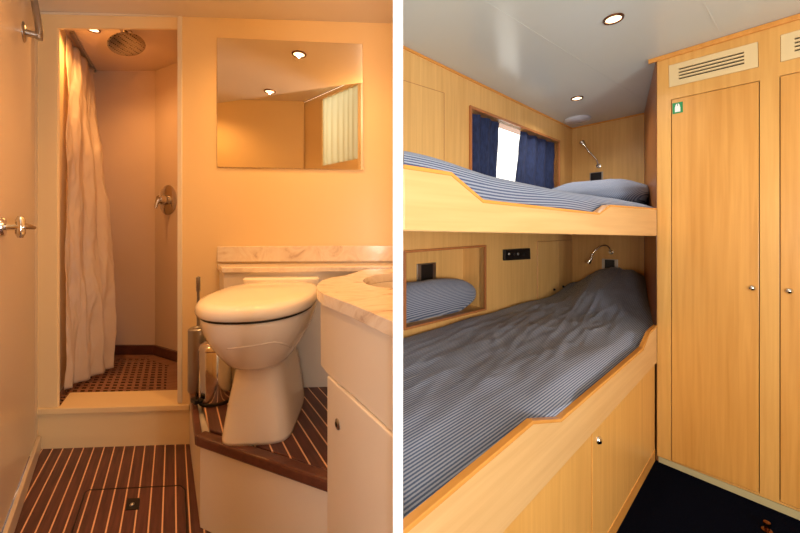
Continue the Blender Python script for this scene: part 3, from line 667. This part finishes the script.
b = B(); b.holed([gz(0, top_), gz(SX, top_), gz(SX, pl_l.z + sl * SX * .5), gz(0, pl_l.z)], [v_1, D1q, V2q, D2q], D1 * .02); b.make('face_frame', M['wood'], t, bevel=.001)
b = B(); b.prism([gz(.004, .03, -.026), gz(SX, .03, -.026), gz(SX, top_ - .002, -.026), gz(.004, top_ - .002, -.026)], D1 * .5); b.make('carcass', M['gap'], t)
def shrink(q, g):
    c = sum(q, V()) / 4; o = []
    n = 4
    for i in range(4):
        a = q[i]; u1 = (q[i - 1] - a).normalized(); u2 = (q[(i + 1) % 4] - a).normalized(); o.append(a + (u1 + u2) * g)
    return o
for q, kpx in ((D1q, (752, 288)), (D2q, (789, 291))):
    b = B(); b.prism(shrink(q, .0025), D1 * .02); dr = b.make('door', M['wood_door'], t, bevel=.0015)
    kp = gp(*kpx)
    b = B(); b.lathe([(0, .014), (.008, .012), (.011, .006), (.0125, .003), (.0125, 0)], kp - D1 * .0002, -D1, 20); b.make('knob', M['chrome'], dr, True, flat_angle=50)['label'] = 'round chrome push knob'
def vent(q, sl_, name='vent'):
    u = (q[1] - q[0]); hgt = (q[3] - q[0]); 
    P_ = lambda a, c: q[0] + u * a + (hgt * (1 - a) + (q[2] - q[1]) * a) * c
    holes = []
    for c in sl_: holes.append([P_(.125, c - .035), P_(.86, c - .035), P_(.86, c + .035), P_(.125, c + .035)])
    b = B(); b.holed(shrink(q, .001), holes, D1 * .01); vo_ = b.make('vent_grille', M['vent'], t)
    b2 = B(); b2.prism([x + D1 * .012 for x in shrink(q, .003)], D1 * .006); b2.make('vent_back', M['gap'], vo_)
vent(v_1, (.285, .43, .57, .71)); vent(V2q, (.285, .43, .57, .71))
b = B(); b.prism([gz(-.034, cz - .022), gz(SX, cz - .022), gz(SX, cz - .001), gz(-.034, cz - .001)], -D1 * .012); b.make('cornice', M['wood_edge'], t, bevel=.002)
b = B(); b.prism([gz(0.006, 0.001), gz(SX, 0.001), gz(SX, pl_l.z + sl * SX * .5 - .002), gz(.006, pl_l.z - .002)], D1 * .02); b.make('plinth', M['plinth'], t)
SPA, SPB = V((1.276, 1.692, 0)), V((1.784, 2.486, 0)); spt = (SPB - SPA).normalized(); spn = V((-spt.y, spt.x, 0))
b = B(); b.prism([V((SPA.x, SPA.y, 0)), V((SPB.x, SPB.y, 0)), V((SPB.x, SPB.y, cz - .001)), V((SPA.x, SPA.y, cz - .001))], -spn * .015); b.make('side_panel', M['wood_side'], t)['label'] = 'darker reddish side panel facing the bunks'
SPC = V((SPA.x, SPA.y, 0)) + spn * .001
# life jacket sign
q = [gp(672.3, 103.5, .0006), gp(682.8, 101.5, .0006), gp(683, 112.2, .0006), gp(672.5, 114.3, .0006)]
t = thing('life_jacket_sign', q[3], 'small square green sign with white symbol on wardrobe door', 'sign')
b = B(); b.prism(shrink(q, 0), -D1 * .0008); b.make('sign_plate', M['green'], t)
u, h_ = q[1] - q[0], q[3] - q[0]; P_ = lambda a, c: q[0] + u * a + h_ * c - D1 * .0010
b = B(); b.prism([P_(*p) for p in ((.24, .50), (.30, .24), (.38, .12), (.46, .10), (.47, .34), (.53, .34), (.54, .10), (.62, .12), (.70, .24), (.76, .50), (.76, .86), (.24, .86))], -D1 * .0004); b.make('symbol', M['white'], t)
# ---- lower bunk
t = thing('lower_bunk', sw(-.8, 0, 0), 'lower beech bunk with cut-out front board and locker below', 'bunk')
rim = [(405, 530.5), (533, 422), (561, 420), (643, 348.5), (649.5, 333), (656.8, 326)]
R_ = [fp(*p) for p in rim]
ext = lambda a, c, k_: a + (a - c) * k_
R_ = [ext(R_[0], R_[1], .25)] + R_
fb = [fp(657, 362.5), fp(503, 533)]; fb.append(ext(fb[1], fb[0], .6))
b = B(); b.prism(R_ + fb, NU * .015); b.clip(XP, XN); b.make('front_board', M['wood_board'], t, bevel=.003)
b = B()
for a, c in zip(R_, R_[1:]): b.prism([a + NU * -.002 - Z * .006, c + NU * -.002 - Z * .006, c + NU * -.002 + Z * .004, a + NU * -.002 + Z * .004], NU * .018)
b.clip(XP, XN); b.make('edge_lipping', M['wood_edge'], t, bevel=.002)['label'] = 'orange oiled wood lipping'
bl = ext(fb[0], fb[1], 0); lowz = .0
pan = [sw(-.0035, .008, 0.05), sw(-.0035, .008, fb[0].z + .002), sw(-2.0, .008, fb[2].z + .004), sw(-2.0, .008, 0.05)]
b = B(); b.prism(pan, NU * .018); b.clip(XP, XN); b.make('base_panel', M['wood'], t)
dq_ = [fp(591.5, 438, .0075), fp(640, 385, .0075), fp(640, 470, .0075), fp(591.5, 600, .0075)]
sA = (dq_[0] - V((FC.x, FC.y, 0))).dot(D1); sB = (dq_[1] - V((FC.x, FC.y, 0))).dot(D1)
zt_ = lambda s: fb[0].z + (fb[1].z - fb[0].z) * (s / ((fb[1] - fb[0]).dot(D1))) - .006
b = B(); b.prism([sw(sA, .008, zt_(sA)), sw(sB, .008, zt_(sB)), sw(sB, .008, .09), sw(sA, .008, .09)], -NU * .004); ld = b.make('door', M['wood'], t, bevel=.0015)
kp = fp(598, 440, .004)
b = B(); b.lathe([(0, .012), (.008, .011), (.012, .005), (.014, .002), (.014, 0)], kp, -NU, 20); b.make('knob', M['chrome'], ld, True, flat_angle=50)
b = B(); b.prism([sw(-.004, .006, .001), sw(-2, .006, .001), sw(-2, .006, .058), sw(-.004, .006, .058)], NU * .02); b.clip(XP, XN); b.make('kick_board', M['wood_edge'], t, bevel=.002)
# bedding, lower
def smooth(a, c, x): x = min(1, max(0, (x - a) / (c - a))); return x * x * (3 - 2 * x)
def lowz_(s, w_):
    z = -0.497
    z += .20 * smooth(.0 + .46 * smooth(.36, .72, w_), .84 + .16 * smooth(.4, .72, w_), s) * (1 - .25 * smooth(.80, .92, s)) * smooth(-.02, .30, w_) * (1 - .5 * smooth(.42, .73, w_)) * (.92 + .08 * math.cos((w_ - .4) * 6))
    fro = 1 - smooth(.0, .075, w_); z -= .045 * fro * smooth(-1.16, -.8, s) * (1 - smooth(-.22, -.10, s)) + .010 * fro
    z += .012 * noise.noise(V((s * 2.4, w_ * 3.5, 1.0))) + .006 * noise.noise(V((s * 3 + w_ * 4, w_ * 11 - s * 2, 4.0)))
    keep = smooth(.05, .2, w_) * smooth(.75, .55, w_)
    for q_, (fa_, fb_, am) in enumerate(((1.6, 13, .007), (2.6, 19, .005), (5.0, 9, .004))):
        a = noise.noise(V((s * fa_ + w_ * 3 + .3 * noise.noise(V((s * 4, w_ * 4, 2.0))), w_ * fb_ - s * fa_ * 1.4, 9.0 + q_)))
        z += am * (1 - min(1, abs(a) * 3.2)) ** 1.5 * keep
    z -= .02 * smooth(WW - .05, WW, w_)
    return H + z
b = B(); NUM, NVM = 190, 74; ws = lambda v: .0165 + (WW - .0185) * v
g = b.grid(NUM, NVM, lambda u, v: sw(-2.0 + (SH_ - .004 + 2.0) * u, ws(v), lowz_(-2.0 + (SH_ + 2.0) * u, ws(v) - .0165)))
edge = [g[i][0] for i in range(NUM + 1)] + [g[NUM][j] for j in range(1, NVM + 1)] + [g[i][NVM] for i in range(NUM - 1, -1, -1)] + [g[0][j] for j in range(NVM - 1, 0, -1)]
low = [b.bm.verts.new((v.co.x, v.co.y, H - .66)) for v in edge]
for i in range(len(edge)): j = (i + 1) % len(edge); b.bm.faces.new((edge[i], edge[j], low[j], low[i]))
b.bm.faces.new(low); b.clip(XP + V((.002, 0, 0)), XN); b.clip(SPC, spn)
tag(b.make('bed_cover', BED, None, True, flat_angle=60), 'rumpled blue grey striped cover spread over the lower bunk and its pillow', 'bedding')
# ---- upper bunk
t = thing('upper_bunk', sw(-.8, 0, H), 'upper beech bunk with cut-out front board below the window', 'bunk')
up = [(403.5, 165), (451, 172.5), (483, 200), (599, 213), (610, 205), (656.8, 208.5)]
U_ = [fp(*p) for p in up]; lo = [fp(656.8, 236), fp(403.5, 231)]
b = B(); b.prism(U_ + lo, NU * .024); b.make('front_board', M['wood_board'], t, bevel=.003)
b = B()
for a, c in zip(U_, U_[1:]): b.prism([a - NU * .002 - Z * .006, c - NU * .002 - Z * .006, c - NU * .002 + Z * .001, a - NU * .002 + Z * .001], NU * .028)
b.clip(XP, XN); b.make('edge_lipping', M['wood_edge'], t, bevel=.001)['label'] = 'orange oiled wood lipping'
b = B(); b.prism([sw(-2, .025, H + .004), sw(SH_ - .001, .025, H + .004), sw(SH_ - .001, WW - .001, H + .004), sw(-2, WW - .001, H + .004)], (0, 0, .02)); b.clip(XP, XN); b.clip(SPC, spn); b.make('base_board', M['wood'], t)
# upper mattress with cover
def upf(u, v):
    s = -2.0 + (SH_ - .004 + 2.0) * u
    topz = .124 + .008 * noise.noise(V((s * 3, v * 4, 7))) + .022 * smooth(-1.35, -1.65, s)
    L_ = .09; tot = L_ + WW - .04; d = v * tot
    r = .032
    if d < L_ - r * .6: w_, z = .03 + .004 * math.sin(s * 9 + 1) , .026 + d
    else:
        q = min(1, (d - (L_ - r * .6)) / (r * 1.57)); a = q * math.pi / 2
        w_ = .03 + .004 * math.sin(s * 9 + 1) * (1 - q) + r * (1 - math.cos(a)); z = topz - r + r * math.sin(a)
        rest = d - (L_ - r * .6) - r * 1.57
        if rest > 0: w_ += rest
    return sw(s, min(w_, WW - .004), H + z)
b = B(); g = b.grid(150, 44, upf); NUM, NVM = 150, 44
edge = [g[i][0] for i in range(NUM + 1)] + [g[NUM][j] for j in range(1, NVM + 1)] + [g[i][NVM] for i in range(NUM - 1, -1, -1)] + [g[0][j] for j in range(NVM - 1, 0, -1)]
low = [b.bm.verts.new((v.co.x, v.co.y, H + .0245)) for v in edge]
for i in range(len(edge)): j = (i + 1) % len(edge); b.bm.faces.new((edge[i], edge[j], low[j], low[i]))
b.bm.faces.new(low); b.clip(XP + V((.002, 0, 0)), XN); b.clip(SPC, spn)
tag(b.make('striped_mattress', BEDU, None, True, flat_angle=60), 'blue grey striped mattress in the upper bunk', 'mattress')
# pillows
def pillow(c, ax, ay, az, mt, label, e=0.55, clip=None, name='pillow', z0=None):
    b = B(); n1, n2 = 40, 20; rings = []
    for j in range(1, n2):
        ph = -math.pi / 2 + math.pi * j / n2; rings.append([])
        for i in range(n1):
            th = 2 * math.pi * i / n1
            cx_ = math.copysign(abs(math.cos(th)) ** e, math.cos(th)) * math.cos(ph) ** .7; cy_ = math.copysign(abs(math.sin(th)) ** e, math.sin(th)) * math.cos(ph) ** .7
            cz_ = math.copysign(abs(math.sin(ph)) ** .9, math.sin(ph)) * (1 - .25 * (cx_ * cx_ + cy_ * cy_) / 2)
            p = V(c) + V(ax) * cx_ + V(ay) * cy_ + V(az) * cz_
            p += Z * .010 * noise.noise(p * 9)
            rings[-1].append(p)
    b.loft(rings)
    if z0: b.clip(V((0, 0, z0)), Z)
    if clip: b.clip(*clip)
    return tag(b.make(name, mt, None, True), label, 'pillow')
pc = sw(.50, .42, H + .225)
pillow(pc, D1 * .36, NU * .30, Z * .10 + D1 * .03, BED, 'grey striped pillow lying at the head of upper bunk', clip=(SPC + spn * .003, spn))
nc = (ni[0] + ni[3]) / 2
pq = (ni[3] * .45 + ni[2] * .55); pq = ni[3] + (ni[2] - ni[3]) * .42
slope = (ni[2] - ni[3]).normalized()
pillow(pq + NU * .078 + Z * .085, slope * .36, NU * .07, Z * .105, BED, 'dark grey striped pillow lying in the wall niche', clip=(XP + V((.004, 0, 0)), XN))
# sockets
def socket(c, u, n, wd, ht, label, side=True):
    t = thing('socket', c, label, 'socket', 'wall sockets by the bunks')
    b = B(); b.box(c + n * .004, u * wd, Z * ht, n * .004); b.make('plate', M['steel'], t, bevel=.0015)
    b = B(); b.box(c + n * .0085, u * wd * (.62 if side else .8), Z * ht * .86, n * .001); b.make('insert', M['black'], t, bevel=.0005)
c = hpn(610, 265.5); socket(c + V((0, 0, .01)), NU, -D1, .055, .040, 'steel framed socket on head wall above lower bunk')
c = hpn(596.5, 176.5); socket(c, NU, -D1, .048, .034, 'dark socket on head wall above pillow of upper bunk', False)
c = on(426, 272, ni[0] + NU * nd, NU); socket(c, D1, -NU, .075, .05, 'steel sided socket inside the wall niche')
# control panel
q = [wp(502.5, 249.5), wp(527.5, 248), wp(528, 259), wp(502.5, 260.5)]
t = thing('control_panel', q[3], 'black control panel with small dials on wall between niche and locker', 'control panel')
b = B(); b.prism(q, -NU * .02); b.make('housing', M['black'], t, bevel=.003)
for i, x in enumerate((509, 514, 518, 524)):
    p = wp(x, 254, .0205); b = B(); b.lathe([(0, .006), (.009, .005), (.011, 0)], p, -NU, 14); b.make('dial', M['gap'] if i % 2 else M['steel'], t, True)
# wall locker with two doors
t = thing('locker', wp(560, 292), 'pair of flush beech locker doors on wall near head of lower bunk', 'locker')
for q, kx in (([(538, 242), (557.5, 241), (557.5, 292.5), (538, 299)], (553.8, 289.5)), ([(558.3, 241), (574.5, 240), (574.5, 287), (558.3, 292.3)], (562.8, 286.5))):
    b = B(); b.prism([wp(*p, .004) for p in q], NU * .0038); dr = b.make('door', M['wood_wall'], t, bevel=.0015)
    kp = wp(*kx, .004); b = B(); b.lathe([(0, .012), (.007, .011), (.009, .004), (.009, 0)], kp, -NU, 14); b.make('knob', M['black'], dr, True, flat_angle=50)
b = B(); b.tube([wp(537.4, 299, .001), wp(537.4, 241.5, .001), wp(575, 239.7, .001), wp(575, 288, .001)], .002, 6); b.make('seam', M['wood_trim'], t)
# reading lamps
def bez(ps, n=14):
    out = []
    for i in range(n + 1):
        u = i / n; q = [V(p) for p in ps]
        while len(q) > 1: q = [a * (1 - u) + c * u for a, c in zip(q, q[1:])]
        out.append(q[0])
    return out
def rlamp(base, pts, head_to, label):
    t = thing('reading_lamp', base, label, 'reading lamp', 'flexible reading lamps')
    b = B(); b.lathe([(0, .022), (.010, .022), (.013, .006), (.018, .004), (.018, 0)], base, -D1, 18); b.make('base', M['chrome'], t, True, flat_angle=40)
    path = bez(pts); b = B(); b.tube(path, .0055, 8); b.make('gooseneck', M['chrome'], t, True)
    d = (V(head_to) - path[-1]).normalized(); b = B()
    b.lathe([(0, -.004), (.009, -.002), (.012, .012), (.019, .042), (.019, .046), (.015, .044), (0, .040)], path[-1], d, 18); b.make('head', M['chrome'], t, True, flat_angle=50)
rb_ = hpn(598.5, 166)
rlamp(rb_, [rb_ - D1 * .02, hpn(599, 158, .05), hpn(592, 157, .05), hpn(585, 146, .06)], hpn(580.5, 140.5, .07), 'chrome reading lamp reaching up on head wall of upper bunk')
rb_ = hpn(611, 252)
rlamp(rb_, [rb_ - D1 * .02 , hpn(611, 243, .05), hpn(601, 241, .08), hpn(592, 252, .10), hpn(591.5, 258, .11)], hpn(587, 264, .115), 'chrome gooseneck reading lamp bent down on head wall of lower bunk')
# ceiling speaker and lamps
sc_ = onh(577.5, 119, CR)
t = thing('ceiling_speaker', sc_, 'pale grey round speaker on cabin ceiling above upper bunk', 'speaker')
b = B(); b.lathe([(0, .014), (.085, .014), (.092, .008), (.092, 0)], sc_, -Z, 40); b.make('housing', M['speaker'], t, True, flat_angle=40)
b = B(); b.lathe([(0, .016), (.078, .0155), (.078, .013)], sc_, -Z, 40); b.make('grille', M['speaker'], t, True)
downlight(onh(613.5, 18.5, CR), 'round brass rimmed ceiling lamp nearer the wardrobe', 'cabin ceiling lamps', 13, NEUT, r=.037)
downlight(onh(577, 98, CR), 'round brass rimmed ceiling lamp near the speaker', 'cabin ceiling lamps', 17, NEUT, r=.037)
# door stop on the carpet
ds = onh(767, 531, -H)
t = thing('door_stop', ds, 'small brass door stop on the navy carpet before the wardrobe', 'door stop')
b = B(); b.lathe([(0, .001), (.016, .001), (.016, .004), (.008, .006), (.008, .02), (.012, .026), (.010, .034), (0, .037)], ds, Z, 20); b.make('post', M['brass'], t, True, flat_angle=50)
